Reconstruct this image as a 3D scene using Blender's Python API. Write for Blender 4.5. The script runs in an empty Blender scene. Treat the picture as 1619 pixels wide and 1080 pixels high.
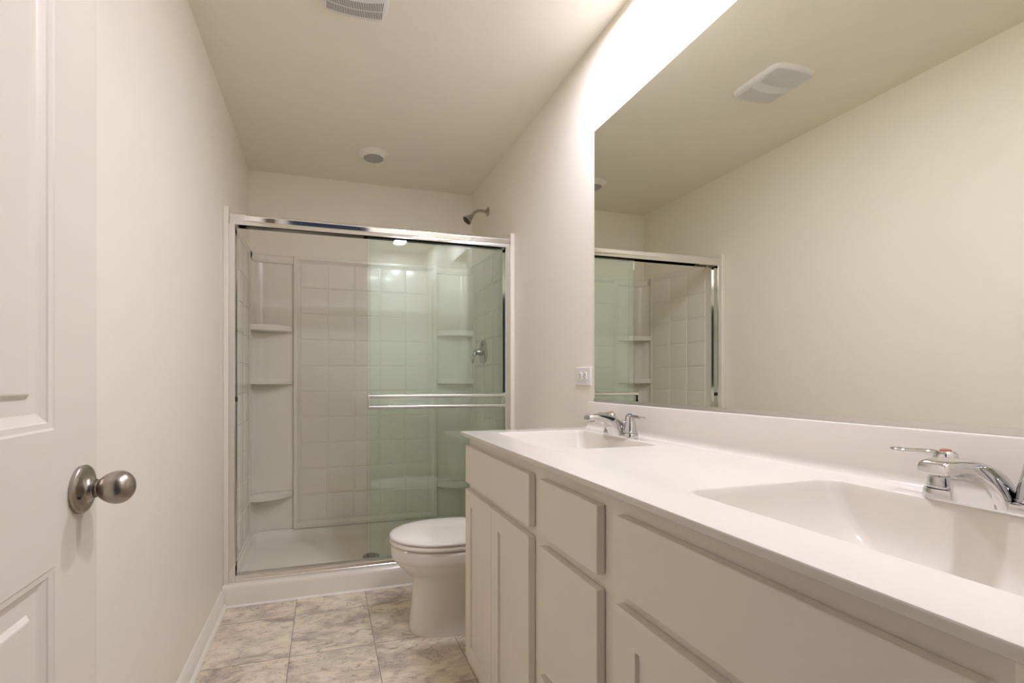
import bpy, bmesh, math, random
from mathutils import Vector, Matrix

random.seed(7)
S = bpy.context.scene
COL = S.collection
PI = math.pi

# ------------------------------------------------------------------ camera
cam_data = bpy.data.cameras.new('camera')
cam_data.sensor_fit = 'HORIZONTAL'
cam_data.sensor_width = 36.0
cam_data.lens = 730.0 / 1619.0 * 36.0
cam_data.shift_x = (809.5 - 726.0) / 1619.0
cam_data.shift_y = (600.0 - 540.0) / 1619.0
cam_data.clip_start = 0.01
cam = bpy.data.objects.new('camera', cam_data)
COL.objects.link(cam)
cam.location = (0, 0, 1.083)
cam.rotation_euler = (PI / 2, 0, -0.2828)
S.camera = cam

# ------------------------------------------------------------------ world, exposure
LIGHT = 115.0                # radiance of a lit ceiling disc
W = bpy.data.worlds.new('world'); S.world = W
W.use_nodes = True
W.node_tree.nodes['Background'].inputs[0].default_value = (0.10, 0.125, 0.19, 1)
W.node_tree.nodes['Background'].inputs[1].default_value = 0.12
S.view_settings.view_transform = 'Standard'
S.view_settings.look = 'None'
S.view_settings.exposure = 1.58
S.view_settings.gamma = 1.0
S.view_settings.use_curve_mapping = False
S.cycles.diffuse_bounces = 8
S.cycles.max_bounces = 16
S.cycles.transparent_max_bounces = 24

# room measures
XL, XR, YF, YB, ZC = -0.472, 1.041, 0.10, 3.25, 2.44
DOORX0, DOORX1, DOORTOP = -0.345, 0.42, 2.05

# ------------------------------------------------------------------ materials
def new_mat(name):
    m = bpy.data.materials.new(name); m.use_nodes = True
    nt = m.node_tree
    return m, nt, nt.nodes['Principled BSDF']

def N(nt, kind, **kw):
    n = nt.nodes.new(kind)
    for k, v in kw.items(): setattr(n, k, v)
    return n

def paint(name, col, rough=0.5, bump=0.0, scale=300, spec=0.4, var=0.02, coat=0.0):
    m, nt, b = new_mat(name)
    b.inputs['Roughness'].default_value = rough
    b.inputs['Specular IOR Level'].default_value = spec
    b.inputs['Coat Weight'].default_value = coat
    b.inputs['Coat Roughness'].default_value = 0.06
    geo = N(nt, 'ShaderNodeNewGeometry')
    no = N(nt, 'ShaderNodeTexNoise'); no.inputs['Scale'].default_value = 6; no.inputs['Detail'].default_value = 3
    nt.links.new(geo.outputs['Position'], no.inputs['Vector'])
    mx = N(nt, 'ShaderNodeMix', data_type='RGBA')
    nt.links.new(no.outputs['Fac'], mx.inputs[0])
    mx.inputs[6].default_value = tuple(c * (1 - var) for c in col) + (1,)
    mx.inputs[7].default_value = tuple(min(1, c * (1 + var)) for c in col) + (1,)
    nt.links.new(mx.outputs[2], b.inputs['Base Color'])
    if bump:
        n2 = N(nt, 'ShaderNodeTexNoise'); n2.inputs['Scale'].default_value = scale; n2.inputs['Detail'].default_value = 2
        nt.links.new(geo.outputs['Position'], n2.inputs['Vector'])
        bp = N(nt, 'ShaderNodeBump'); bp.inputs['Strength'].default_value = bump; bp.inputs['Distance'].default_value = 0.002
        nt.links.new(n2.outputs['Fac'], bp.inputs['Height'])
        nt.links.new(bp.outputs['Normal'], b.inputs['Normal'])
    return m

def metal(name, col, rough, brushed=0.0):
    m, nt, b = new_mat(name)
    b.inputs['Base Color'].default_value = tuple(col) + (1,)
    b.inputs['Metallic'].default_value = 1
    geo = N(nt, 'ShaderNodeNewGeometry')
    no = N(nt, 'ShaderNodeTexNoise'); no.inputs['Scale'].default_value = 120; no.inputs['Detail'].default_value = 3
    nt.links.new(geo.outputs['Position'], no.inputs['Vector'])
    mr = N(nt, 'ShaderNodeMapRange')
    mr.inputs[3].default_value = max(0, rough - brushed); mr.inputs[4].default_value = rough + brushed
    nt.links.new(no.outputs['Fac'], mr.inputs[0]); nt.links.new(mr.outputs[0], b.inputs['Roughness'])
    return m

def emitter(name, col, strength):
    m, nt, b = new_mat(name)
    b.inputs['Base Color'].default_value = (0.9, 0.9, 0.9, 1)
    b.inputs['Emission Color'].default_value = tuple(col) + (1,)
    b.inputs['Emission Strength'].default_value = strength
    return m

def glass_mat(name, tint):
    m = bpy.data.materials.new(name); m.use_nodes = True
    nt = m.node_tree; nt.nodes.clear()
    out = N(nt, 'ShaderNodeOutputMaterial'); mix = N(nt, 'ShaderNodeMixShader')
    tr = N(nt, 'ShaderNodeBsdfTransparent'); tr.inputs[0].default_value = tuple(tint) + (1,)
    gl = N(nt, 'ShaderNodeBsdfGlossy'); gl.inputs['Roughness'].default_value = 0.0
    gl.inputs[0].default_value = (0.95, 1.0, 0.97, 1)
    fr = N(nt, 'ShaderNodeFresnel'); fr.inputs[0].default_value = 1.52
    nt.links.new(fr.outputs[0], mix.inputs[0]); nt.links.new(tr.outputs[0], mix.inputs[1])
    nt.links.new(gl.outputs[0], mix.inputs[2]); nt.links.new(mix.outputs[0], out.inputs[0])
    return m

def tile_floor():
    m, nt, b = new_mat('slate look vinyl tile')
    L = nt.links.new
    geo = N(nt, 'ShaderNodeNewGeometry')
    sep = N(nt, 'ShaderNodeSeparateXYZ'); L(geo.outputs['Position'], sep.inputs[0])
    def math_(op, a, bb=None, c=None):
        n = N(nt, 'ShaderNodeMath', operation=op)
        for i, v in enumerate((a, bb, c)):
            if v is None: continue
            if isinstance(v, (int, float)): n.inputs[i].default_value = v
            else: L(v, n.inputs[i])
        return n.outputs[0]
    T = 0.329
    u = math_('DIVIDE', math_('ADD', sep.outputs['X'], 0.133), T)
    v = math_('DIVIDE', math_('SUBTRACT', sep.outputs['Y'], 1.915), T)
    fu, fv = math_('FLOOR', u), math_('FLOOR', v)
    cell = N(nt, 'ShaderNodeCombineXYZ'); L(fu, cell.inputs[0]); L(fv, cell.inputs[1])
    wn = N(nt, 'ShaderNodeTexWhiteNoise', noise_dimensions='3D'); L(cell.outputs[0], wn.inputs['Vector'])
    off = N(nt, 'ShaderNodeVectorMath', operation='SCALE'); L(wn.outputs['Color'], off.inputs[0]); off.inputs['Scale'].default_value = 13.0
    pos = N(nt, 'ShaderNodeVectorMath', operation='ADD'); L(geo.outputs['Position'], pos.inputs[0]); L(off.outputs[0], pos.inputs[1])
    def noise(scale, sx, sy, rot, detail=9, rough=0.62, dist=0.6):
        mp = N(nt, 'ShaderNodeMapping'); L(pos.outputs[0], mp.inputs[0])
        mp.inputs['Rotation'].default_value = (0, 0, rot); mp.inputs['Scale'].default_value = (sx, sy, 1)
        n = N(nt, 'ShaderNodeTexNoise'); L(mp.outputs[0], n.inputs['Vector'])
        n.inputs['Scale'].default_value = scale; n.inputs['Detail'].default_value = detail
        n.inputs['Roughness'].default_value = rough; n.inputs['Distortion'].default_value = dist
        return n.outputs['Fac']
    def ramp(fac, *stops):
        r = N(nt, 'ShaderNodeValToRGB'); L(fac, r.inputs[0])
        e = r.color_ramp.elements
        while len(e) < len(stops): e.new(0.5)
        for i, (p, c) in enumerate(stops):
            e[i].position = p; e[i].color = tuple(c) + (1,)
        return r.outputs[0]
    base = ramp(noise(5.5, 1, 1.9, -0.95, 10, 0.66, 1.0), (0.28, (0.42, 0.365, 0.33)), (0.40, (0.63, 0.535, 0.44)), (0.50, (0.82, 0.71, 0.57)), (0.64, (0.89, 0.79, 0.65)), (0.76, (0.67, 0.575, 0.50)))
    cracks = ramp(noise(13, 1, 2.2, -1.0, 12, 0.78, 1.6), (0.31, (0.20, 0.18, 0.165)), (0.405, (0.60, 0.56, 0.53)), (0.46, (1, 1, 1)))
    grey = ramp(noise(6, 1, 1.7, -0.8, 7, 0.62, 0.5), (0.46, (1, 1, 1)), (0.60, (0.72, 0.70, 0.72)), (0.72, (0.60, 0.59, 0.61)))
    def mul(a, c, fac):
        n = N(nt, 'ShaderNodeMix', data_type='RGBA', blend_type='MULTIPLY'); n.inputs[0].default_value = fac
        L(a, n.inputs[6]); L(c, n.inputs[7]); return n.outputs[2]
    col = mul(mul(base, cracks, 0.85), grey, 0.8)
    def edge(t, f):
        fr = math_('SUBTRACT', t, f)
        return math_('MINIMUM', fr, math_('SUBTRACT', 1.0, fr))
    d = math_('MINIMUM', edge(u, fu), edge(v, fv))
    line = math_('LESS_THAN', d, 0.0042)
    mx = N(nt, 'ShaderNodeMix', data_type='RGBA'); L(line, mx.inputs[0]); L(col, mx.inputs[6]); mx.inputs[7].default_value = (0.25, 0.215, 0.185, 1)
    L(mx.outputs[2], b.inputs['Base Color'])
    b.inputs['Roughness'].default_value = 0.42
    b.inputs['Specular IOR Level'].default_value = 0.35
    bp = N(nt, 'ShaderNodeBump'); bp.inputs['Strength'].default_value = 0.25; bp.inputs['Distance'].default_value = 0.002
    L(noise(40, 1, 2.5, -0.6, 4), bp.inputs['Height']); L(bp.outputs['Normal'], b.inputs['Normal'])
    return m

M = dict(
    wall=paint('greige wall paint', (0.88, 0.828, 0.725), 0.55, 0.06, 350, 0.3),
    ceiling=paint('flat ceiling paint', (0.88, 0.825, 0.72), 0.8, 0.05, 250, 0.2),
    trim=paint('white semi-gloss trim', (0.86, 0.82, 0.74), 0.32, 0.0),
    door=paint('white door paint', (0.80, 0.74, 0.645), 0.35, 0.05, 500),
    cabinet=paint('taupe grey cabinet paint', (0.80, 0.745, 0.655), 0.42, 0.03, 400),
    marble=paint('white cultured marble', (0.71, 0.665, 0.595), 0.17, 0.0, spec=0.14, var=0.006),
    acrylic=paint('white acrylic', (0.84, 0.805, 0.71), 0.15, 0.0, spec=0.42, var=0.01),
    china=paint('white vitreous china', (0.84, 0.80, 0.73), 0.08, 0.0, spec=0.5, var=0.01, coat=0.3),
    seat=paint('white enamelled seat', (0.86, 0.82, 0.755), 0.16, 0.0, spec=0.5, var=0.01),
    plastic=paint('white plastic', (0.82, 0.80, 0.775), 0.35, 0.0, var=0.01),
    grille=paint('white grille plastic', (0.80, 0.785, 0.76), 0.45, 0.0, var=0.01),
    lens=paint('frosted grey lens', (0.42, 0.41, 0.40), 0.4, 0.0),
    dark=paint('dark recess', (0.05, 0.045, 0.04), 0.7, 0.0),
    vent=paint('painted vent shade', (0.17, 0.15, 0.135), 0.7, 0.0),  # dark colour stands in for the shade inside the fan
    rubber=paint('black rubber', (0.03, 0.03, 0.03), 0.6, 0.0),
    caulk=paint('white caulk', (0.86, 0.83, 0.79), 0.4, 0.0),
    red=paint('red button', (0.42, 0.15, 0.09), 0.2, 0.0),
    blue=paint('blue button', (0.06, 0.13, 0.34), 0.2, 0.0),
    chrome=metal('polished chrome', (0.68, 0.68, 0.685), 0.05, 0.01),
    satin=metal('satin aluminium', (0.84, 0.825, 0.80), 0.20, 0.05),
    alum=metal('bright aluminium', (0.86, 0.855, 0.84), 0.075, 0.02),
    nickel=metal('brushed nickel', (0.42, 0.375, 0.325), 0.29, 0.04),
    showerm=metal('dull chrome', (0.46, 0.445, 0.42), 0.16, 0.03),
    mirror=metal('mirror silver', (0.855, 0.87, 0.79), 0.0, 0.0),
    glass=glass_mat('green tinted glass', (0.962, 0.992, 0.976)),
    lit=emitter('lit frosted lens', (0.83, 0.84, 1.0), LIGHT),
    floor=tile_floor(),
)

# ------------------------------------------------------------------ object helpers
ORG = {}
def finish(name, bm, mat, parent=None, smooth=True, angle=32, loc=None):
    """link a bmesh given in world coordinates as one mesh object"""
    o_ = ORG.get(parent.name, Vector()) if parent else Vector(loc or (0, 0, 0))
    bmesh.ops.remove_doubles(bm, verts=bm.verts, dist=1e-6)
    bmesh.ops.recalc_face_normals(bm, faces=bm.faces)
    bm.transform(Matrix.Translation(-o_))
    me = bpy.data.meshes.new(name); bm.to_mesh(me); bm.free()
    me.materials.append(mat)
    if smooth:
        for p in me.polygons: p.use_smooth = True
        me.set_sharp_from_angle(angle=math.radians(angle))
    ob = bpy.data.objects.new(name, me); COL.objects.link(ob)
    if parent: ob.parent = parent
    else: ob.location = o_
    ORG[ob.name] = o_
    return ob

def tag(o, label=None, cat=None, group=None, kind=None):
    if label: o['label'] = label
    if cat: o['category'] = cat
    if group: o['group'] = group
    if kind: o['kind'] = kind
    return o

def thing(name, loc, label, cat, group=None, kind=None):
    o = bpy.data.objects.new(name, None); COL.objects.link(o)
    o.empty_display_size = 0.05
    o.location = loc; ORG[o.name] = Vector(loc)
    return tag(o, label, cat, group, kind)

def copy_tree(o, parent=None):
    c = o.copy(); COL.objects.link(c)
    if parent: c.parent = parent
    for ch in list(o.children): copy_tree(ch, c)
    return c

def add_box(bm, x0, x1, y0, y1, z0, z1, bevel=0.0, seg=2):
    r = bmesh.ops.create_cube(bm, size=1.0)
    vs = r['verts']
    for v in vs:
        v.co = Vector(((x0 + x1) / 2 + v.co.x * (x1 - x0), (y0 + y1) / 2 + v.co.y * (y1 - y0), (z0 + z1) / 2 + v.co.z * (z1 - z0)))
    if bevel:
        es = list({e for v in vs for e in v.link_edges})
        bmesh.ops.bevel(bm, geom=es, offset=bevel, segments=seg, profile=0.5, affect='EDGES')

def box(*a, **k):
    bm = bmesh.new(); add_box(bm, *a, **k); return bm

def loft(bm, rings, cap0=True, cap1=True, closed=True):
    vr = [[bm.verts.new(p) for p in r] for r in rings]
    n = len(vr[0])
    for a, b in zip(vr, vr[1:]):
        for i in range(n if closed else n - 1):
            j = (i + 1) % n
            bm.faces.new((a[i], a[j], b[j], b[i]))
    if closed:
        if cap0: bm.faces.new(list(reversed(vr[0])))
        if cap1: bm.faces.new(vr[-1])
    return vr

def frame(d):
    d = Vector(d).normalized()
    a = Vector((0, 0, 1)) if abs(d.z) < 0.9 else Vector((0, 1, 0))
    s = d.cross(a).normalized(); return s, s.cross(d).normalized()

def add_lathe(bm, base, axis, prof, seg=32, cap0=True, cap1=True):
    """prof: (distance along axis, radius)"""
    base, axis = Vector(base), Vector(axis).normalized()
    s, t = frame(axis)
    rings = []
    for h, r in prof:
        c = base + axis * h
        rings.append([c + (s * math.cos(2 * PI * i / seg) + t * math.sin(2 * PI * i / seg)) * max(r, 1e-5) for i in range(seg)])
    loft(bm, rings, cap0, cap1)

def lathe(*a, **k):
    bm = bmesh.new(); add_lathe(bm, *a, **k); return bm

def add_tube(bm, pts, radii, seg=16):
    pts = [Vector(p) for p in pts]
    if not isinstance(radii, (list, tuple)): radii = [radii] * len(pts)
    s, t = frame(pts[1] - pts[0])
    rings = []
    for i, p in enumerate(pts):
        d = (pts[min(i + 1, len(pts) - 1)] - pts[max(i - 1, 0)]).normalized()
        s = (s - d * s.dot(d)).normalized(); t = d.cross(s)
        rings.append([p + (s * math.cos(2 * PI * k / seg) + t * math.sin(2 * PI * k / seg)) * radii[i] for k in range(seg)])
    loft(bm, rings)

def smooth_path(pts, n=6):
    """Catmull-Rom through the points (any dimension, as tuples)"""
    out = []
    P = [pts[0]] + list(pts) + [pts[-1]]
    for i in range(1, len(P) - 2):
        for k in range(n):
            t = k / n
            out.append(tuple(0.5 * (2 * b + (c - a) * t + (2 * a - 5 * b + 4 * c - d) * t * t + (3 * b - a - 3 * c + d) * t ** 3)
                             for a, b, c, d in zip(P[i - 1], P[i], P[i + 1], P[i + 2])))
    out.append(tuple(pts[-1])); return out

def extrude_poly(bm, poly, axis, a, b):
    """poly: 2-D points in the two other axes (in xyz order)"""
    def mk(p, v):
        l = list(p); l.insert('xyz'.index(axis), v); return l
    loft(bm, [[mk(p, a) for p in poly], [mk(p, b) for p in poly]])

def rrect(x0, x1, y0, y1, r, n=8):
    pts = []
    for cx, cy, a0 in ((x1 - r, y1 - r, 0), (x0 + r, y1 - r, PI / 2), (x0 + r, y0 + r, PI), (x1 - r, y0 + r, 1.5 * PI)):
        for k in range(n + 1):
            a = a0 + PI / 2 * k / n
            pts.append((cx + r * math.cos(a), cy + r * math.sin(a)))
    return pts

# ------------------------------------------------------------------ room shell
def struct(name, bm, mat, label, cat, **k):
    return tag(finish(name, bm, mat, **k), label, cat, kind='structure')

struct('floor', box(XL - 0.1, XR + 0.1, -1.6, YB + 0.1, -0.06, 0), M['floor'], 'cream and grey slate-look tile floor', 'floor', smooth=False)
struct('ceiling', box(XL - 0.1, XR + 0.1, -0.02, YB + 0.1, ZC, ZC + 0.06), M['ceiling'], 'plain beige ceiling of the bathroom', 'ceiling', smooth=False)
struct('wall_left', box(XL - 0.1, XL, -0.02, YB + 0.1, 0, ZC), M['wall'], 'long plain wall on the left behind the open door', 'wall', smooth=False)
struct('wall_right', box(XR, XR + 0.1, -0.02, YB + 0.1, 0, ZC), M['wall'], 'wall on the right carrying the mirror and vanity', 'wall', smooth=False)
struct('wall_back', box(XL, XR, YB, YB + 0.1, 0, ZC), M['wall'], 'far wall above the shower surround', 'wall', smooth=False)
bm = bmesh.new()
add_box(bm, XL, DOORX0 - 0.016, -0.02, YF, 0, ZC)
add_box(bm, DOORX1 + 0.016, XR, -0.02, YF, 0, ZC)
add_box(bm, DOORX0 - 0.016, DOORX1 + 0.016, -0.02, YF, DOORTOP + 0.016, ZC)
struct('wall_front', bm, M['wall'], 'wall with the doorway beside the vanity end', 'wall', smooth=False)

def baseboard_profile(h=0.082):
    return [(0, 0), (0.026, 0), (0.026, 0.004), (0.0245, 0.010), (0.020, 0.0155), (0.0135, 0.018), (0.013, 0.055), (0.0105, 0.058),
            (0.0105, 0.063), (0.008, 0.066), (0.0065, 0.074), (0.003, h - 0.002), (0, h)]
bm = bmesh.new()
extrude_poly(bm, [(XL + a, b) for a, b in baseboard_profile()], 'y', YF, 2.411)
struct('baseboard_left', bm, M['trim'], 'white moulded baseboard along the left wall', 'baseboard', angle=50)
bm = bmesh.new()
extrude_poly(bm, [(XR - a, b) for a, b in baseboard_profile()], 'y', 1.642, 2.411)
struct('baseboard_right', bm, M['trim'], 'white moulded baseboard behind the toilet', 'baseboard', angle=50)
# jamb of the doorway the camera looks through
bm = bmesh.new()
add_box(bm, DOORX0 - 0.015, DOORX0, -0.02, YF, 0, DOORTOP)
add_box(bm, DOORX1, DOORX1 + 0.015, -0.02, YF, 0, DOORTOP)
add_box(bm, DOORX0 - 0.015, DOORX1 + 0.015, -0.02, YF, DOORTOP, DOORTOP + 0.015)
struct('trim_1', bm, M['trim'], 'white jamb lining the doorway', 'trim', smooth=False)
bm = bmesh.new()
extrude_poly(bm, [(2.4095, 0), (2.4135, 0.0), (2.4135, 0.007), (2.412, 0.007), (2.4035, 0.0005)][::-1], 'x', XL + 0.026, XR - 0.026)
struct('trim_2', bm, M['caulk'], 'thin white caulk bead along the foot of the shower curb', 'trim')

# ------------------------------------------------------------------ the open door
DX = -0.345          # face towards the room
def door_leaf():
    y0, y1, z0, z1 = 0.106, 0.857, 0.012, 2.04
    bm = bmesh.new()
    ys = [y0, 0.223, 0.740, y1]
    zs = [z0, 0.25, 0.835, 1.016, 1.92, z1]
    prof = [(0, 0), (0.003, 0.0015), (0.010, 0.0025), (0.012, 0.0045), (0.020, 0.0085), (0.023, 0.0095), (0.043, 0.0095), (0.048, 0.004), (0.050, 0.0035)]
    for side in (1, -1):
        xf = DX if side == 1 else DX - 0.035
        for i in range(3):
            for j in range(5):
                ya, yb, za, zb = ys[i], ys[i + 1], zs[j], zs[j + 1]
                if i == 1 and j in (1, 3):
                    rings = [[(xf - side * d, ya + s, za + s), (xf - side * d, yb - s, za + s), (xf - side * d, yb - s, zb - s), (xf - side * d, ya + s, zb - s)] for s, d in prof]
                    loft(bm, rings, cap0=False)
                else:
                    bm.faces.new([bm.verts.new(p) for p in ((xf, ya, za), (xf, yb, za), (xf, yb, zb), (xf, ya, zb))])
    # the four edges
    xb = DX - 0.035
    for a, b in (((y0, z0), (y1, z0)), ((y1, z0), (y1, z1)), ((y1, z1), (y0, z1)), ((y0, z1), (y0, z0))):
        bm.faces.new([bm.verts.new(p) for p in ((DX, *a), (DX, *b), (xb, *b), (xb, *a))])
    return bm
door = thing('door_1', (DX, 0.106, 0.012), 'white two-panel door standing open along the left wall', 'door', kind='structure')
finish('door_leaf', door_leaf(), M['door'], door, angle=12)
def knob_set(side):
    ky, kz = 0.806, 0.922
    bx = DX if side > 0 else DX - 0.035
    knob = finish('door_knob', lathe((bx, ky, kz), (side, 0, 0),
        [(0.0185, 0.0105), (0.0205, 0.0128), (0.0215, 0.0130), (0.0220, 0.0112), (0.0235, 0.0112), (0.0245, 0.0130), (0.028, 0.0162), (0.033, 0.0200), (0.039, 0.0230), (0.045, 0.0245), (0.050, 0.0246),
         (0.055, 0.0235), (0.060, 0.0208), (0.064, 0.0170), (0.067, 0.0125), (0.069, 0.0075), (0.0698, 0.003), (0.070, 0.0)], seg=48), M['nickel'], door, angle=40)
    tag(knob, 'brushed nickel egg-shaped knob')
    bm = lathe((bx, ky, kz), (side, 0, 0),
        [(0.0, 0.0345), (0.003, 0.0352), (0.0055, 0.0352), (0.0075, 0.0335), (0.0088, 0.029), (0.0100, 0.0225), (0.0120, 0.0180), (0.015, 0.0152), (0.0182, 0.0140), (0.0195, 0.0138), (0.0195, 0.010)], seg=48)
    ros = finish('rosette', bm, M['nickel'], knob, angle=40)
    if side > 0:
        finish('privacy_pin_hole', lathe((bx + 0.0078, ky - 0.0235, kz - 0.0075), (1, 0, 0), [(0, 0.0032), (0.0030, 0.0030), (0.0031, 0.0)], seg=16), M['dark'], knob)
knob_set(1); knob_set(-1)
finish('strike_latch', box(DX - 0.029, DX - 0.006, 0.8565, 0.8585, 0.893, 0.951, bevel=0.0005), M['nickel'], door)
for zc in (0.22, 1.03, 1.84):
    finish('hinge', lathe((DX + 0.004, 0.1005, zc - 0.045), (0, 0, 1), [(0, 0.0055), (0.09, 0.0055)], seg=16), M['nickel'], door)

# ------------------------------------------------------------------ shower pan
def shower_pan():
    bm = bmesh.new()
    x0, x1, y0, y1 = XL + 0.001, XR - 0.001, 2.412, 3.249
    def ring(xa, xb, ya, yb, r, z):
        return [(p[0], p[1], z) for p in rrect(xa, xb, ya, yb, r, 8)]
    rings = [ring(x0, x1, y0, y1, 0.001, 0.0), ring(x0, x1, y0 + 0.004, y1, 0.001, 0.08), ring(x0, x1, y0 + 0.007, y1, 0.002, 0.092),
             ring(x0 + .002, x1 - .002, y0 + 0.013, y1 - .002, 0.003, 0.098), ring(x0 + 0.004, x1 - 0.004, y0 + 0.022, y1 - .004, 0.005, 0.099),
             ring(x0 + 0.020, x1 - 0.020, 2.512, 3.222, 0.09, 0.0985), ring(x0 + 0.026, x1 - 0.026, 2.522, 3.214, 0.088, 0.094),
             ring(x0 + 0.032, x1 - 0.032, 2.530, 3.205, 0.085, 0.080), ring(x0 + 0.040, x1 - 0.040, 2.540, 3.190, 0.08, 0.060),
             ring(x0 + 0.060, x1 - 0.060, 2.560, 3.160, 0.07, 0.049), ring(x0 + 0.10, x1 - 0.10, 2.60, 3.11, 0.05, 0.045)]
    r_ = []
    for p in rings[-1]:
        r_.append((0.281 + (p[0] - 0.281) * 0.08, 2.77 + (p[1] - 2.77) * 0.12, 0.036))
    rings.append(r_)
    loft(bm, rings)
    return bm
pan = tag(finish('shower_pan', shower_pan(), M['acrylic'], loc=(0.28, 2.83, 0), angle=35), 'low white acrylic shower base with a raised front curb', 'shower base')
dr = finish('drain', lathe((0.262, 2.772, 0.0365), (0, 0, 1), [(0, 0.050), (0.002, 0.050), (0.0045, 0.046), (0.005, 0.038), (0.0045, 0.0)], seg=40), M['showerm'], pan)
tag(dr, 'round metal drain')
for k in range(8):
    a = k * PI / 4
    cx, cy = 0.262 + 0.022 * math.cos(a), 2.772 + 0.022 * math.sin(a)
    finish('drain_slot', lathe((cx, cy, 0.0408), (0, 0, 1), [(0, 0.006), (0.0012, 0.006)], seg=12), M['dark'], dr)

# ------------------------------------------------------------------ shower surround
ZB, ZT = 0.0995, 1.895
sur = thing('shower_surround', (0.285, 3.22, ZB), 'white acrylic shower walls moulded with square tiles', 'shower surround')
TH = 0.017
ZL = [1.686 + 0.171 - 0.171 * k for k in range(11)]      # groove heights, top to bottom
def pads(bm, put, us, zs):
    """raised square pads with bevelled rims; put(u, z, height) -> point"""
    g, bv, h = 0.0035, 0.005, 0.0035
    for u0, u1 in zip(us, us[1:]):
        for z1, z0 in zip(zs, zs[1:]):
            r0 = [(u0 + g, z0 + g), (u1 - g, z0 + g), (u1 - g, z1 - g), (u0 + g, z1 - g)]
            rr = [r0]
            rings = []
            for ins, hh in ((0, 0), (0.0015, h * .55), (0.0035, h * .9), (0.007, h)):
                q = [(u0 + g + ins, z0 + g + ins), (u1 - g - ins, z0 + g + ins), (u1 - g - ins, z1 - g - ins), (u0 + g + ins, z1 - g - ins)]
                rings.append([put(a, b, hh) for a, b in q])
            loft(bm, rings, cap0=False)
def moulded_rim(bm, put, u0, u1, z0, z1, w0, w1, h):
    """rounded frame from the outer rectangle inwards; w0 outer face width, w1 slope"""
    prof = [(0, 0.0), (0.0005, h * .5), (0.002, h * .85), (0.005, h), (w0 * .5, h * 1.05), (w0 - .004, h), (w0 - .001, h * .8), (w0 + w1 * .5, h * .35), (w0 + w1, 0.001)]
    rings = []
    for s, hh in prof:
        q = [(u0 + s, z0 + s), (u1 - s, z0 + s), (u1 - s, z1 - s), (u0 + s, z1 - s)]
        rings.append([put(a, b, hh) for a, b in q])
    loft(bm, rings, cap0=False, cap1=False)

# back panel
yb = 3.226
put = lambda u, z, h: (u, yb - h, z)
bm = bmesh.new()
add_box(bm, -0.199, 0.768, yb, YB - 0.001, ZB, ZT)
moulded_rim(bm, put, -0.199, 0.768, ZB, ZT, 0.026, 0.014, 0.018)
US = [-0.157 + 0.174 * k for k in range(6)]
pads(bm, put, US, ZL)
finish('back_panel', bm, M['acrylic'], sur, angle=30)
# side panels
for side in (-1, 1):
    xw = XL if side < 0 else XR
    xi = xw - side * TH
    put = lambda u, z, h, xi=xi, side=side: (xi - side * h, u, z)
    bm = bmesh.new()
    xs = sorted((xw - side * 0.001, xi))
    add_box(bm, xs[0], xs[1], 2.452, YB - 0.001, ZB, ZT)
    xs = sorted((xw - side * 0.001, xw - side * 0.026))
    add_box(bm, xs[0], xs[1], 2.442, 2.470, ZB, ZT + 0.022, bevel=0.002)
    moulded_rim(bm, put, 2.502, 3.150, ZB, ZT, 0.020, 0.010, 0.008)
    pads(bm, put, [2.587, 2.755, 2.929, 3.108][:4], ZL)
    finish('side_panel', bm, M['acrylic'], sur, angle=30)
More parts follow.
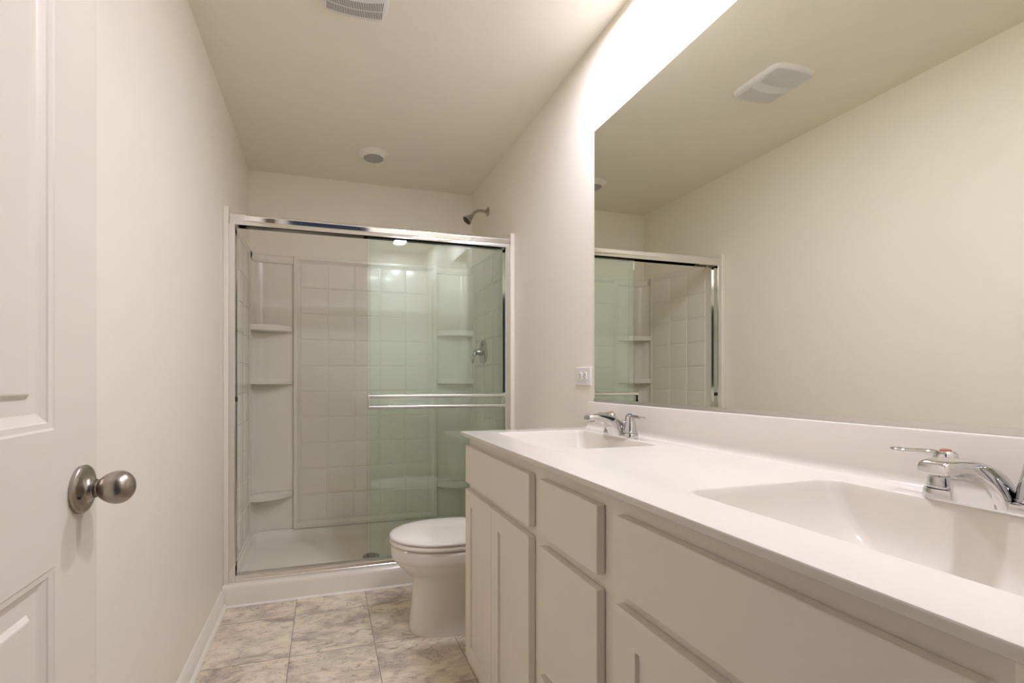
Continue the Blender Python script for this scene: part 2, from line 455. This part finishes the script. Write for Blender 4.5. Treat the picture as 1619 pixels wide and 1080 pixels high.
# corner columns with three shelves
for side in (-1, 1):
    xw = XL + TH if side < 0 else XR - TH
    xe = -0.200 if side < 0 else 0.769
    def col_curve(inset=0.0, n=10):
        pts = [(xw + side * 0.0, 3.150)]
        r = 0.082
        cx, cy = xw - side * r, 3.240 - r
        for k in range(n + 1):
            a = PI / 2 * k / n
            px = cx + side * r * math.cos(a); py = cy + r * math.sin(a)
            pts.append((px, py))
        pts.append((xe, 3.240))
        return pts
    cv = col_curve()
    bm = bmesh.new()
    # wall of the column: profile with thickness out to the corner
    outer = [(xw + side * 0.014, 3.150), (xw + side * 0.014, YB - 0.002), (xe, YB - 0.002)]
    poly = cv + outer[::-1]
    extrude_poly(bm, poly, 'z', ZB, ZT - 0.02)
    # rolled lip along the top
    def off(d):
        res = []
        for i, p in enumerate(cv):
            a = Vector(cv[max(i - 1, 0)]); b = Vector(cv[min(i + 1, len(cv) - 1)])
            t = (b - a).normalized(); nn = Vector((t.y, -t.x)) * (-side)
            if nn.y > 0 and abs(nn.y) > abs(nn.x): nn = -nn
            if side < 0 and nn.x < -1e-6: nn = -nn
            if side > 0 and nn.x > 1e-6: nn = -nn
            res.append((p[0] + nn.x * d, p[1] + nn.y * d))
        return res
    lip = [(0.0, ZT - 0.054), (0.009, ZT - 0.050), (0.0135, ZT - 0.042), (0.0145, ZT - 0.030), (0.0140, ZT - 0.014), (0.010, ZT - 0.004), (0.004, ZT), (0.0, ZT)]
    loft(bm, [[(p[0], p[1], z) for p in off(d)] for d, z in lip], closed=False)
    loft(bm, [[(p[0], p[1], ZT) for p in cv], [(p[0], max(p[1], 3.150) if i == 0 else YB - 0.002, ZT) for i, p in enumerate(cv)]], closed=False)
    colm = finish('corner_column', bm, M['acrylic'], sur, angle=35)
    for zt, th, bow in ((1.431, 0.034, 0.000), (1.088, 0.034, 0.000), (0.352, 0.036, 0.008)):
        # plan: the column curve at the back, a slightly bowed front edge
        xa, xb = cv[0][0], xe
        front = []
        for k in range(15):
            t = k / 14
            front.append((xb + (xa - xb) * t, 3.228 - (0.094 + bow) * math.sin(0.62 * PI * t) ** 0.75))
        poly = cv + front[1:-1] if abs(cv[-1][0] - xb) < 1e-6 else cv
        poly = [front[-1]] + cv[1:] + front[1:-1]
        cxm = sum(p[0] for p in poly) / len(poly); cym = sum(p[1] for p in poly) / len(poly)
        def sc(s, z): return [(cxm + (p[0] - cxm) * s, cym + (p[1] - cym) * s, z) for p in poly]
        bm = bmesh.new()
        # scooped underside narrowing to the wall, rounded lip on top
        def under(s, z): return [(p[0] + (cxm - p[0]) * s * 0.55, p[1] + (3.236 - p[1]) * s if p[1] < 3.236 else p[1], z) for p in poly]
        und = [under(1 - math.cos(a) * 0.97, zt - th - 0.007 * math.sin(a)) for a in [PI / 2 * k / 7 for k in range(7, -1, -1)]]
        loft(bm, und + [sc(0.985, zt - th), sc(1.0, zt - th + 0.004), sc(1.0, zt - 0.006), sc(0.985, zt - 0.001), sc(0.95, zt)])
        finish('corner_shelf', bm, M['acrylic'], colm, angle=40)

# ------------------------------------------------------------------ sliding shower door
enc = thing('shower_door', (0.285, 2.47, 0.0995), 'silver framed sliding shower door with both green glass panels slid right', 'shower door')
JL, JR = -0.441, 1.010
bm = bmesh.new()
hp = [(2.512, 1.834), (2.512, 1.889), (2.456, 1.889), (2.451, 1.8885), (2.447, 1.886), (2.445, 1.881), (2.445, 1.875), (2.4455, 1.873), (2.4487, 1.856), (2.4480, 1.8545), (2.4455, 1.8535), (2.445, 1.851), (2.445, 1.836), (2.4465, 1.834), (2.450, 1.834), (2.452, 1.872), (2.462, 1.884), (2.508, 1.884), (2.508, 1.834)]
extrude_poly(bm, hp, 'x', JL, JR)
finish('header_rail', bm, M['alum'], enc, angle=25)
for x0, x1 in ((JL - 0.004, -0.418), (0.986, JR + 0.004)):
    bm = bmesh.new()
    s = 1 if x0 < 0 else -1
    a, b = (x0, x1) if s > 0 else (x1, x0)
    # channel: web against the wall flange, two lips
    poly = [(a, 2.446), (b - s * .002, 2.446), (b, 2.448), (b, 2.4535), (b - s * 0.010, 2.4535), (b - s * 0.010, 2.500), (b, 2.500), (b, 2.506), (a, 2.506)]
    extrude_poly(bm, poly, 'z', 0.100, 1.836)
    finish('side_jamb', bm, M['alum'], enc, angle=25)
bm = bmesh.new()
tp = [(2.446, 0.0995), (2.446, 0.110), (2.4475, 0.112), (2.4475, 0.114), (2.446, 0.116), (2.446, 0.128), (2.450, 0.131), (2.476, 0.131), (2.478, 0.122), (2.482, 0.122), (2.484, 0.131), (2.504, 0.128), (2.508, 0.0995)]
extrude_poly(bm, tp, 'x', -0.418, 0.986)
finish('bottom_track', bm, M['satin'], enc, angle=25)
finish('rubber_bumper', box(-0.428, -0.4095, 2.4545, 2.472, 0.975, 0.997, bevel=0.002), M['rubber'], enc)
for x0, x1, y in ((0.213, 0.975, 2.464), (0.232, 0.994, 2.491)):
    pane = finish('glass_panel', box(x0, x1, y, y + 0.006, 0.134, 1.846, bevel=0.0008, seg=1), M['glass'], enc, smooth=False)
    tag(pane, 'green tinted clear glass panel')
    finish('hanger_rail', box(x0 + 0.004, x1 - 0.004, y - 0.003, y + 0.009, 1.846, 1.868), M['dark'], pane, smooth=False)
    if y < 2.47:
        tb = bmesh.new()
        for z0, z1 in ((0.985, 1.004), (0.929, 0.947)):
            extrude_poly(tb, rrect(2.421, 2.434, z0, z1, 0.0062, 6), 'x', 0.2185, 0.9705)
        bar = finish('towel_bar', tb, M['satin'], pane, angle=50)
        tag(bar, 'twin horizontal chrome towel bar')
        for xa, xb in ((0.213, 0.2195), (0.9695, 0.976)):
            finish('bar_bracket', box(xa, xb, 2.422, 2.464, 0.926, 1.007, bevel=0.0015), M['alum'], pane)

# ------------------------------------------------------------------ shower head
sh = thing('showerhead', (XR, 2.896, 2.198), 'small silver shower head on a bent arm above the door rail', 'shower head')
finish('wall_flange', lathe((XR, 2.896, 2.198), (-1, 0, 0), [(0, 0.030), (0.003, 0.030), (0.008, 0.026), (0.013, 0.016), (0.015, 0.011), (0.015, 0)], seg=32), M['showerm'], sh)
bm = bmesh.new()
add_tube(bm, smooth_path([(XR - 0.012, 2.896, 2.198), (1.000, 2.895, 2.199), (0.972, 2.893, 2.196), (0.948, 2.891, 2.183), (0.930, 2.889, 2.164)], 5), 0.0095, 16)
finish('shower_arm', bm, M['showerm'], sh)
ax = Vector((-0.68, -0.06, -0.72)).normalized()
b0 = Vector((0.936, 2.889, 2.170))
hd = finish('spray_head', lathe(b0, ax, [(0, 0.008), (0.003, 0.0115), (0.009, 0.012), (0.013, 0.0095), (0.018, 0.0135), (0.026, 0.0165), (0.042, 0.0235), (0.056, 0.031), (0.064, 0.0335), (0.068, 0.0335), (0.069, 0.030), (0.066, 0.028), (0.066, 0)], seg=36), M['showerm'], sh)
finish('spray_face', lathe(b0 + ax * 0.0655, ax, [(0, 0.0275), (0.002, 0.0265), (0.0035, 0.018), (0.004, 0)], seg=32), M['dark'], hd)

# ------------------------------------------------------------------ shower valve
VX = XR - TH - 0.0035
sv = thing('shower_valve', (VX, 2.930, 1.265), 'chrome shower mixer with round plate and lever behind the glass', 'shower valve')
finish('round_plate', lathe((VX, 2.930, 1.265), (-1, 0, 0), [(0, 0.080), (0.003, 0.080), (0.006, 0.077), (0.012, 0.055), (0.016, 0.032), (0.018, 0.026), (0.018, 0)], seg=48), M['showerm'], sv)
finish('valve_hub', lathe((VX - 0.016, 2.930, 1.265), (-1, 0, 0), [(0, 0.026), (0.014, 0.024), (0.030, 0.021), (0.042, 0.017), (0.048, 0.010), (0.049, 0)], seg=32), M['showerm'], sv)
bm = bmesh.new()
add_tube(bm, smooth_path([(VX - 0.052, 2.930, 1.268), (VX - 0.062, 2.928, 1.258), (VX - 0.072, 2.926, 1.236), (VX - 0.077, 2.925, 1.212), (VX - 0.079, 2.925, 1.190)], 5),
         [0.017] * 4 + [0.014] * 4 + [0.0105] * 4 + [0.009] * 4 + [0.009] * 4 + [0.006], 16)
finish('lever_handle', bm, M['showerm'], sv)

# ------------------------------------------------------------------ toilet
TY = 1.985
def egg(xf, xb, hw, z, n=48, sq=2.0):
    """plan outline: long rounded front at xf, flatter back at xb"""
    pts = []
    xc = xf + (xb - xf) * 0.50
    for i in range(n):
        a = 2 * PI * i / n
        c, s = math.cos(a), math.sin(a)
        p = sq if c < 0 else sq + 0.9
        cc = math.copysign(abs(c) ** (2 / p), c); ss = math.copysign(abs(s) ** (2 / p), s)
        x = xc + (cc * (xb - xc) if c > 0 else cc * (xc - xf))
        pts.append((x, TY + hw * ss, z))
    return pts
toi = thing('toilet', (0.60, TY, 0), 'white toilet with closed lid between vanity and shower', 'toilet')
bm = bmesh.new()
R_ = [(0.352, 0.815, 0.112, 0.0), (0.3505, 0.815, 0.113, 0.008), (0.353, 0.815, 0.110, 0.03), (0.358, 0.815, 0.106, 0.08), (0.363, 0.815, 0.102, 0.14), (0.367, 0.815, 0.101, 0.19), (0.366, 0.813, 0.104, 0.212),
      (0.356, 0.810, 0.115, 0.230), (0.336, 0.806, 0.131, 0.252), (0.312, 0.800, 0.148, 0.275), (0.292, 0.795, 0.161, 0.297), (0.283, 0.79, 0.166, 0.310), (0.281, 0.79, 0.168, 0.316),
      (0.276, 0.79, 0.1705, 0.319), (0.272, 0.79, 0.173, 0.335), (0.271, 0.79, 0.174, 0.362), (0.274, 0.788, 0.172, 0.371), (0.282, 0.78, 0.165, 0.374),
      (0.330, 0.70, 0.125, 0.374), (0.336, 0.69, 0.120, 0.365), (0.350, 0.67, 0.105, 0.32), (0.40, 0.62, 0.07, 0.24), (0.46, 0.58, 0.03, 0.20)]
loft(bm, [egg(a, b, c, z, sq=2.0 if z > 0.22 else 2.5) for a, b, c, z in R_])
finish('bowl', bm, M['china'], toi, angle=60)
# seat ring
bm = bmesh.new()
sq = [(0.300, 0.72, 0.140, 0.3795), (0.272, 0.735, 0.170, 0.3795), (0.268, 0.738, 0.1735, 0.382), (0.266, 0.74, 0.175, 0.388), (0.267, 0.74, 0.1745, 0.394), (0.272, 0.735, 0.170, 0.3985), (0.300, 0.72, 0.145, 0.3985), (0.325, 0.70, 0.122, 0.394), (0.325, 0.70, 0.122, 0.384)]
rings = [egg(*q) for q in sq]; vr = loft(bm, rings, False, False)
for i in range(48):
    j = (i + 1) % 48; bm.faces.new((vr[-1][i], vr[-1][j], vr[0][j], vr[0][i]))
seat = finish('seat', bm, M['seat'], toi, angle=50)
for dx, dy in ((0.315, -0.120), (0.315, 0.120), (0.62, -0.14), (0.62, 0.14)):
    finish('seat_bumper', box(dx - 0.007, dx + 0.007, TY + dy - 0.006, TY + dy + 0.006, 0.3735, 0.380, bevel=0.002), M['seat'], seat)
bm = bmesh.new()
lq = [(0.275, 0.735, 0.167, 0.4015), (0.268, 0.738, 0.1735, 0.4035), (0.2655, 0.741, 0.176, 0.408), (0.2665, 0.741, 0.175, 0.413), (0.273, 0.736, 0.169, 0.4175), (0.295, 0.72, 0.150, 0.4205), (0.34, 0.68, 0.115, 0.4235), (0.42, 0.60, 0.06, 0.4255), (0.48, 0.54, 0.015, 0.426)]
loft(bm, [egg(*q) for q in lq])
finish('lid', bm, M['seat'], toi, angle=50)
for s in (-1, 1):
    finish('lid_hinge', box(0.735, 0.765, TY + s * 0.075 - 0.015, TY + s * 0.075 + 0.015, 0.374, 0.412, bevel=0.005), M['seat'], toi)
    finish('floor_bolt_cap', lathe((0.60, TY + s * 0.098, 0.012), (0, s, 0.3), [(0, 0.014), (0.012, 0.013), (0.018, 0.008), (0.02, 0)], seg=20), M['china'], toi)
bm = bmesh.new()
def trect(x0, x1, hw, r, z): return [(p[0], p[1], z) for p in rrect(x0, x1, TY - hw, TY + hw, r, 6)]
loft(bm, [trect(0.845, 1.025, 0.185, 0.03, 0.372), trect(0.838, 1.027, 0.195, 0.032, 0.395), trect(0.828, 1.028, 0.208, 0.034, 0.55), trect(0.824, 1.028, 0.212, 0.034, 0.685)])
tank = finish('tank', bm, M['china'], toi, angle=50)
finish('tank_base', box(0.775, 0.86, TY - 0.09, TY + 0.09, 0.33, 0.3735, bevel=0.008), M['china'], toi)
bm = bmesh.new()
loft(bm, [trect(0.816, 1.033, 0.220, 0.036, 0.686), trect(0.813, 1.034, 0.223, 0.038, 0.694), trect(0.813, 1.034, 0.223, 0.038, 0.710), trect(0.818, 1.030, 0.218, 0.036, 0.717), trect(0.85, 1.0, 0.18, 0.03, 0.720)])
finish('tank_lid', bm, M['china'], toi, angle=50)
bm = bmesh.new(); add_lathe(bm, (0.824, TY - 0.15, 0.64), (-1, 0, 0), [(0, 0.014), (0.008, 0.013), (0.014, 0.009), (0.016, 0.0)], seg=20)
add_tube(bm, [(0.812, TY - 0.15, 0.64), (0.808, TY - 0.11, 0.636), (0.808, TY - 0.07, 0.628)], [0.006, 0.006, 0.005], 12)
finish('flush_lever', bm, M['chrome'], toi)

# ------------------------------------------------------------------ vanity cabinet
FX, DFX = 0.520, 0.500         # face frame plane, front of doors and drawers
VY0, VY1, VZ = 0.226, 1.648, 0.8745
van = thing('vanity_cabinet', ((FX + XR) / 2, (VY0 + VY1) / 2, 0), 'long taupe vanity cabinet with shaker doors and flat drawer fronts', 'cabinet')
bm = bmesh.new()
t = 0.016
add_box(bm, FX, FX + 0.019, VY0, VY1, 0.050, VZ)                 # face frame board
add_box(bm, FX + 0.019, XR - 0.002, VY1 - t, VY1, 0.0, VZ)       # end panels
add_box(bm, FX + 0.019, XR - 0.002, VY0, VY0 + t, 0.0, VZ)
add_box(bm, FX + 0.019, XR - 0.002, VY0 + t, VY1 - t, 0.05, 0.066)
add_box(bm, XR - 0.010, XR - 0.002, VY0 + t, VY1 - t, 0.066, VZ)
finish('cabinet_box', bm, M['cabinet'], van, smooth=False)
finish('toe_kick', box(FX + 0.022, FX + 0.036, VY0 + t, VY1 - t, 0, 0.05), M['cabinet'], van, smooth=False)
def slab_front(name, y0, y1, z0, z1):
    return finish(name, box(DFX, FX - 0.0015, y0, y1, z0, z1, bevel=0.0012, seg=1), M['cabinet'], van, angle=25)
def shaker(y0, y1, z0, z1):
    bm = bmesh.new(); w = 0.056; xb = FX - 0.0015
    c = 0.0012
    def rect(s, x): return [(x, y0 + s, z0 + s), (x, y1 - s, z0 + s), (x, y1 - s, z1 - s), (x, y0 + s, z1 - s)]
    loft(bm, [rect(0, xb), rect(0, DFX + c), rect(c, DFX), rect(w, DFX), rect(w + 0.0006, DFX + 0.0075)])
    d = finish('cabinet_door', bm, M['cabinet'], van, angle=20)
    return d
for a, b in ((1.3635, 1.637), (1.085, 1.3605), (0.479, 0.719), (0.235, 0.476)): shaker(a, b, 0.067, 0.680)
slab_front('drawer_front', 1.084, 1.637, 0.705, 0.840)
slab_front('drawer_front', 0.776, 1.025, 0.707, 0.841)
slab_front('drawer_front', 0.776, 1.025, 0.387, 0.679)
slab_front('drawer_front', 0.776, 1.025, 0.067, 0.365)
slab_front('drawer_front', 0.235, 0.719, 0.705, 0.840)

# ------------------------------------------------------------------ vanity top with two sinks
CX0, CY0, CY1, CZ = 0.486, 0.196, 1.657, 0.8895
top = thing('vanity_countertop', (CX0, CY0, VZ), 'glossy white marble vanity top with two moulded sinks', 'countertop')
SINKS = [1.357, 0.4475]
def sink_ring(yc, ix0, ix1, iy, r, z): return [(p[0], p[1], z) for p in rrect(0.597 + ix0, 0.945 - ix1, yc - 0.2185 + iy, yc + 0.2185 - iy, r, 10)]
bm = bmesh.new()
outline = [(p[0], p[1], CZ) for p in [(CX0 + 0.003, CY0), (1.0395, CY0), (1.0395, CY1 - 0.003), (CX0 + 0.003, CY1 - 0.003)]]
edges = []
def loop(pts):
    vs = [bm.verts.new(p) for p in pts]
    for i in range(len(vs)): edges.append(bm.edges.new((vs[i], vs[(i + 1) % len(vs)])))
    return vs
ov = loop(outline)
for yc in SINKS: loop(sink_ring(yc, 0, 0, 0, 0.026, CZ))
bmesh.ops.triangle_fill(bm, use_beauty=True, use_dissolve=False, edges=edges)
# rolled front and left edge, underside
def orect(s, z): return [(CX0 + s, CY0, z), (1.0395, CY0, z), (1.0395, CY1 - s, z), (CX0 + s, CY1 - s, z)]
loft(bm, [orect(0.003, CZ), orect(0.001, CZ - 0.0008), orect(0, CZ - 0.003), orect(0, VZ + 0.002), orect(0.002, VZ + 0.0004), orect(0.05, VZ + 0.0004)], False, False)
finish('countertop', bm, M['marble'], top, angle=30)
for yc in SINKS:
    bm = bmesh.new()
    lev = [(0, 0, 0, 0.026, 0), (0.0015, 0.0012, 0.0012, 0.026, -0.0008), (0.003, 0.0022, 0.003, 0.026, -0.003), (0.005, 0.004, 0.008, 0.026, -0.016), (0.008, 0.007, 0.017, 0.027, -0.036), (0.012, 0.011, 0.030, 0.028, -0.060),
           (0.020, 0.017, 0.048, 0.031, -0.083), (0.032, 0.028, 0.070, 0.036, -0.103), (0.050, 0.046, 0.097, 0.040, -0.116), (0.078, 0.074, 0.128, 0.040, -0.123), (0.115, 0.112, 0.162, 0.034, -0.1265), (0.1495, 0.1485, 0.1935, 0.0240, -0.128)]
    loft(bm, [sink_ring(yc, a, b, c, r, CZ + z) for a, b, c, r, z in lev], False, True)
    bs = finish('sink_basin', bm, M['marble'], top, angle=30)
    finish('sink_drain', lathe((0.771, yc, CZ - 0.1278), (0, 0, 1), [(0, 0.024), (0.002, 0.024), (0.003, 0.021), (0.002, 0.016), (0.004, 0.014), (0.005, 0.0)], seg=28), M['chrome'], bs)
# backsplash with a cove at its foot
bm = bmesh.new()
fx = 1.024
poly = [(1.040, CZ), (fx - 0.016, CZ), (fx - 0.009, CZ + 0.0015), (fx - 0.004, CZ + 0.005), (fx - 0.001, CZ + 0.011), (fx, CZ + 0.018), (fx, 0.989), (fx + 0.0015, 0.9925), (fx + 0.005, 0.994), (1.040, 0.994)]
extrude_poly(bm, poly, 'y', CY0, CY1 - 0.001)
finish('backsplash', bm, M['marble'], top, angle=40)

# ------------------------------------------------------------------ faucets
def make_faucet(yc, label):
    bx = 0.966
    z0 = CZ + 0.0002
    f = thing('bathroom_faucet', (bx, yc, z0), label, 'faucet', group='faucets on the vanity')
    bm = bmesh.new()
    def stad(hx, hy, z): return [(p[0], p[1], z) for p in rrect(bx - hx, bx + hx, yc - hy, yc + hy, hx * 0.96, 9)]
    loft(bm, [stad(0.026, 0.0775, z0), stad(0.0265, 0.078, z0 + 0.002), stad(0.026, 0.0772, z0 + 0.013), stad(0.0245, 0.0755, z0 + 0.017), stad(0.020, 0.071, z0 + 0.0185)])
    base = finish('faucet_base', bm, M['chrome'], f, angle=40)
    # spout: flat wide foot sweeping up and forward to a blunt tip
    secs = smooth_path([(0.934, 0.004, 0.988, 0.012, 0.0335), (0.929, 0.018, 0.979, 0.034, 0.0315), (0.918, 0.034, 0.960, 0.055, 0.0280), (0.900, 0.047, 0.931, 0.069, 0.0245),
                        (0.879, 0.0545, 0.899, 0.0765, 0.0222), (0.858, 0.0565, 0.868, 0.0785, 0.0208), (0.839, 0.0565, 0.843, 0.0760, 0.0190), (0.8345, 0.0590, 0.8365, 0.0715, 0.0165)], 4)
    bm = bmesh.new(); rings = []
    for x0, za, x1, zb, hw in secs:
        lo_, hi_ = Vector((x0, yc, z0 + za)), Vector((x1, yc, z0 + zb))
        ring = []
        for u, v in rrect(-1, 1, -1, 1, 0.42, 5):
            ww = hw * u * (1.0 - 0.16 * max(v, 0))
            ring.append(lo_.lerp(hi_, (v + 1) / 2) + Vector((0, ww, 0)))
        rings.append(ring)
    loft(bm, rings)
    sp = finish('spout', bm, M['chrome'], f, angle=45)
    finish('aerator', lathe((0.853, yc, z0 + 0.0570), (0, 0, -1), [(-0.002, 0.0105), (0.004, 0.0105), (0.0045, 0.009), (0.002, 0.0085), (0.002, 0)], seg=24), M['showerm'], sp)
    # pop-up rod behind the spout
    finish('lift_rod', lathe((bx + 0.016, yc, z0 + 0.016), (0, 0, 1), [(0, 0.003), (0.028, 0.003), (0.029, 0.0055), (0.036, 0.0062), (0.039, 0.005), (0.040, 0)], seg=16), M['chrome'], f)
    for s, mb, lab in ((1, 'red', 'red hot-water button'), (-1, 'blue', 'blue cold-water button')):
        hy = yc + s * 0.051
        bm = bmesh.new()
        add_lathe(bm, (bx, hy, z0 + 0.0185), (0, 0, 1), [(0, 0.0235), (0.002, 0.0238), (0.004, 0.0235), (0.0045, 0.0222), (0.020, 0.0205), (0.034, 0.0175), (0.046, 0.0155), (0.055, 0.0140), (0.059, 0.0105), (0.060, 0.0)], seg=32)
        h = finish('faucet_handle', bm, M['chrome'], f, angle=35)
        bm = bmesh.new(); rings = []
        lp = smooth_path([(0.000, 0.050, 0.0115, 0.0080), (0.016, 0.0535, 0.0105, 0.0060), (0.034, 0.0535, 0.0095, 0.0050), (0.052, 0.0520, 0.0100, 0.0046), (0.066, 0.0525, 0.0105, 0.0046), (0.073, 0.0535, 0.0065, 0.0025)], 4)
        for q in lp:
            rings.append([(bx + q[2] * math.cos(2 * PI * k / 16), hy + s * q[0], z0 + 0.0185 + q[1] + q[3] * math.sin(2 * PI * k / 16)) for k in range(16)])
        loft(bm, rings)
        finish('lever', bm, M['chrome'], h, angle=50)
        bt = finish('index_button', lathe((bx, hy, z0 + 0.0185 + 0.0590), (0, 0, 1), [(0, 0.0072), (0.0018, 0.0069), (0.0032, 0.005), (0.0037, 0.0)], seg=24), M[mb], h)
        tag(bt, lab)
    return f
make_faucet(SINKS[0], 'chrome two-handle faucet at the far sink near the outlet')
make_faucet(SINKS[1], 'chrome two-handle faucet at the near sink, cut by the right edge')

# ------------------------------------------------------------------ mirror
mir = thing('wall_mirror', (XR, 0.91, 0.9945), 'large frameless mirror above the vanity backsplash', 'mirror')
bm = bmesh.new()
def mrect(s, x): return [(x, 0.200 + s, 0.998 + s), (x, 1.623 - s, 0.998 + s), (x, 1.623 - s, 2.075 - s), (x, 0.200 + s, 2.075 - s)]
loft(bm, [mrect(0, XR - 0.0005), mrect(0, XR - 0.0058), mrect(0.0008, XR - 0.0065)])
finish('mirror_glass', bm, M['mirror'], mir, angle=10)
bm = bmesh.new()
extrude_poly(bm, [(XR - 0.0005, 0.9945), (XR - 0.0095, 0.9945), (XR - 0.0095, 1.0065), (XR - 0.0072, 1.0065), (XR - 0.0072, 0.9965), (XR - 0.0005, 0.9965)], 'y', 0.200, 1.623)
finish('bottom_channel', bm, M['satin'], mir, angle=20)

# ------------------------------------------------------------------ outlet
out = thing('electrical_outlet', (XR, 1.710, 1.0965), 'white sideways duplex outlet on the wall left of the mirror', 'outlet')
bm = bmesh.new()
oy, oz, hy, hz = 1.710, 1.0965, 0.058, 0.0385
def orr(s, x): return [(x, oy - hy + s, oz - hz + s), (x, oy + hy - s, oz - hz + s), (x, oy + hy - s, oz + hz - s), (x, oy - hy + s, oz + hz - s)]
loft(bm, [orr(0, XR - 0.0004), orr(0.0004, XR - 0.004), orr(0.003, XR - 0.0062)])
finish('cover_plate', bm, M['plastic'], out, angle=15)
finish('plate_screw', lathe((XR - 0.006, oy, oz), (-1, 0, 0), [(0, 0.003), (0.0012, 0.0026), (0.0013, 0)], seg=12), M['plastic'], out)
for s in (-1, 1):
    yc = oy + s * 0.0195
    bm = bmesh.new()
    pts = []
    for k in range(40):
        a = 2 * PI * k / 40
        pts.append((max(-0.0135, min(0.0135, 0.0172 * math.cos(a))), 0.0172 * math.sin(a)))
    loft(bm, [[(XR - 0.0055, yc + p[0], oz + p[1]) for p in pts], [(XR - 0.0082, yc + p[0], oz + p[1]) for p in pts], [(XR - 0.009, yc + p[0] * .94, oz + p[1] * .94) for p in pts]])
    rc = finish('receptacle', bm, M['plastic'], out, angle=30)
    for dz in (-0.0065, 0.0065):
        finish('slot', box(XR - 0.0094, XR - 0.0088, yc - 0.0045, yc + 0.0045, oz + dz - 0.0012, oz + dz + 0.0012), M['dark'], rc, smooth=False)
    finish('ground_hole', lathe((XR - 0.0088, yc - s * 0.0085, oz), (-1, 0, 0), [(0, 0.0024), (0.0006, 0.0024)], seg=14), M['dark'], rc)

# ------------------------------------------------------------------ ceiling disc lights
def disc_light(x, y, lens_mat, label):
    d = thing('ceiling_light', (x, y, ZC), label, 'ceiling light', group='round ceiling lights')
    finish('trim_ring', lathe((x, y, ZC), (0, 0, -1), [(0, 0.093), (0.003, 0.093), (0.0055, 0.089), (0.010, 0.080), (0.020, 0.065), (0.0235, 0.0615), (0.0235, 0.0595), (0.021, 0.059), (0.021, 0.0)], seg=56), M['trim'], d, angle=40)
    finish('lens', lathe((x, y, ZC - 0.0212), (0, 0, -1), [(0, 0.0588), (0.0018, 0.0588), (0.0026, 0.055), (0.0030, 0.0)], seg=48), lens_mat, d)
    return d
disc_light(0.281, 2.822, M['lens'], 'round unlit ceiling light over the shower')
disc_light(0.700, 0.490, M['lit'], 'lit round ceiling light above the near sink')
disc_light(0.800, 1.36, M['lit'], 'lit round ceiling light above the far sink')

# ------------------------------------------------------------------ exhaust fan grille
fx0, fy0 = 0.103, 1.632
fan = thing('exhaust_fan', (fx0, fy0, ZC), 'white ceiling exhaust fan cover with slotted grille', 'exhaust fan')
def fan_ring(hx, hy, z, n=96):
    pts = []
    for k in range(n):
        a = 2 * PI * k / n; c, s = math.cos(a), math.sin(a)
        p = 2 / 7.0
        u = math.copysign(abs(c) ** p, c); v = math.copysign(abs(s) ** p, s)
        bulge = 0.010 * (1 - u * u)
        pts.append((fx0 + hx * u, fy0 + (hy + bulge) * v, z))
    return pts
bm = bmesh.new()
loft(bm, [fan_ring(0.1185, 0.119, ZC), fan_ring(0.1185, 0.119, ZC - 0.006), fan_ring(0.115, 0.1155, ZC - 0.013), fan_ring(0.108, 0.109, ZC - 0.0175), fan_ring(0.100, 0.104, ZC - 0.019)])
finish('grille_cover', bm, M['grille'], fan, angle=40)
def lo(x): q = (x - fx0) / 0.1; return 1.672 - 0.020 * q * q       # inner edge of the far slots
def hi(x): q = (x - fx0) / 0.1; return 1.620 - 0.012 * q * q       # inner edge of the near slots
zt = ZC - 0.019
for zone in (0, 1):
    bk, sl = bmesh.new(), bmesh.new()
    n = 34
    xs = [fx0 - 0.099 + 0.198 * k / n for k in range(n + 1)]
    def ends(x):
        q = (x - fx0) / 0.1; e = 0.009 * (1 - q * q)
        return (lo(x), 1.728 + e) if zone == 0 else (1.525 - e, hi(x))
    loft(bk, [[(x, ends(x)[0], zt - 0.0002) for x in xs] + [(x, ends(x)[1], zt - 0.0002) for x in xs[::-1]],
              [(x, ends(x)[0], zt - 0.0008) for x in xs] + [(x, ends(x)[1], zt - 0.0008) for x in xs[::-1]]])
    for x in xs:
        a, b = ends(x); add_box(sl, x - 0.00155, x + 0.00155, a - 0.001, b + 0.001, zt - 0.0035, zt - 0.0002)
    mid = [(x, sum(ends(x)) / 2) for x in xs]
    for (xa, ya), (xb, yb_) in zip(mid, mid[1:]):
        add_box(sl, xa, xb, (ya + yb_) / 2 - 0.0012, (ya + yb_) / 2 + 0.0012, zt - 0.003, zt - 0.0003)
    finish('vent_shade_sheet', bk, M['vent'], fan, smooth=False)  # thin solid sheet behind the slats, cavity shade painted as dark colour
    finish('slats', sl, M['grille'], fan, smooth=False)
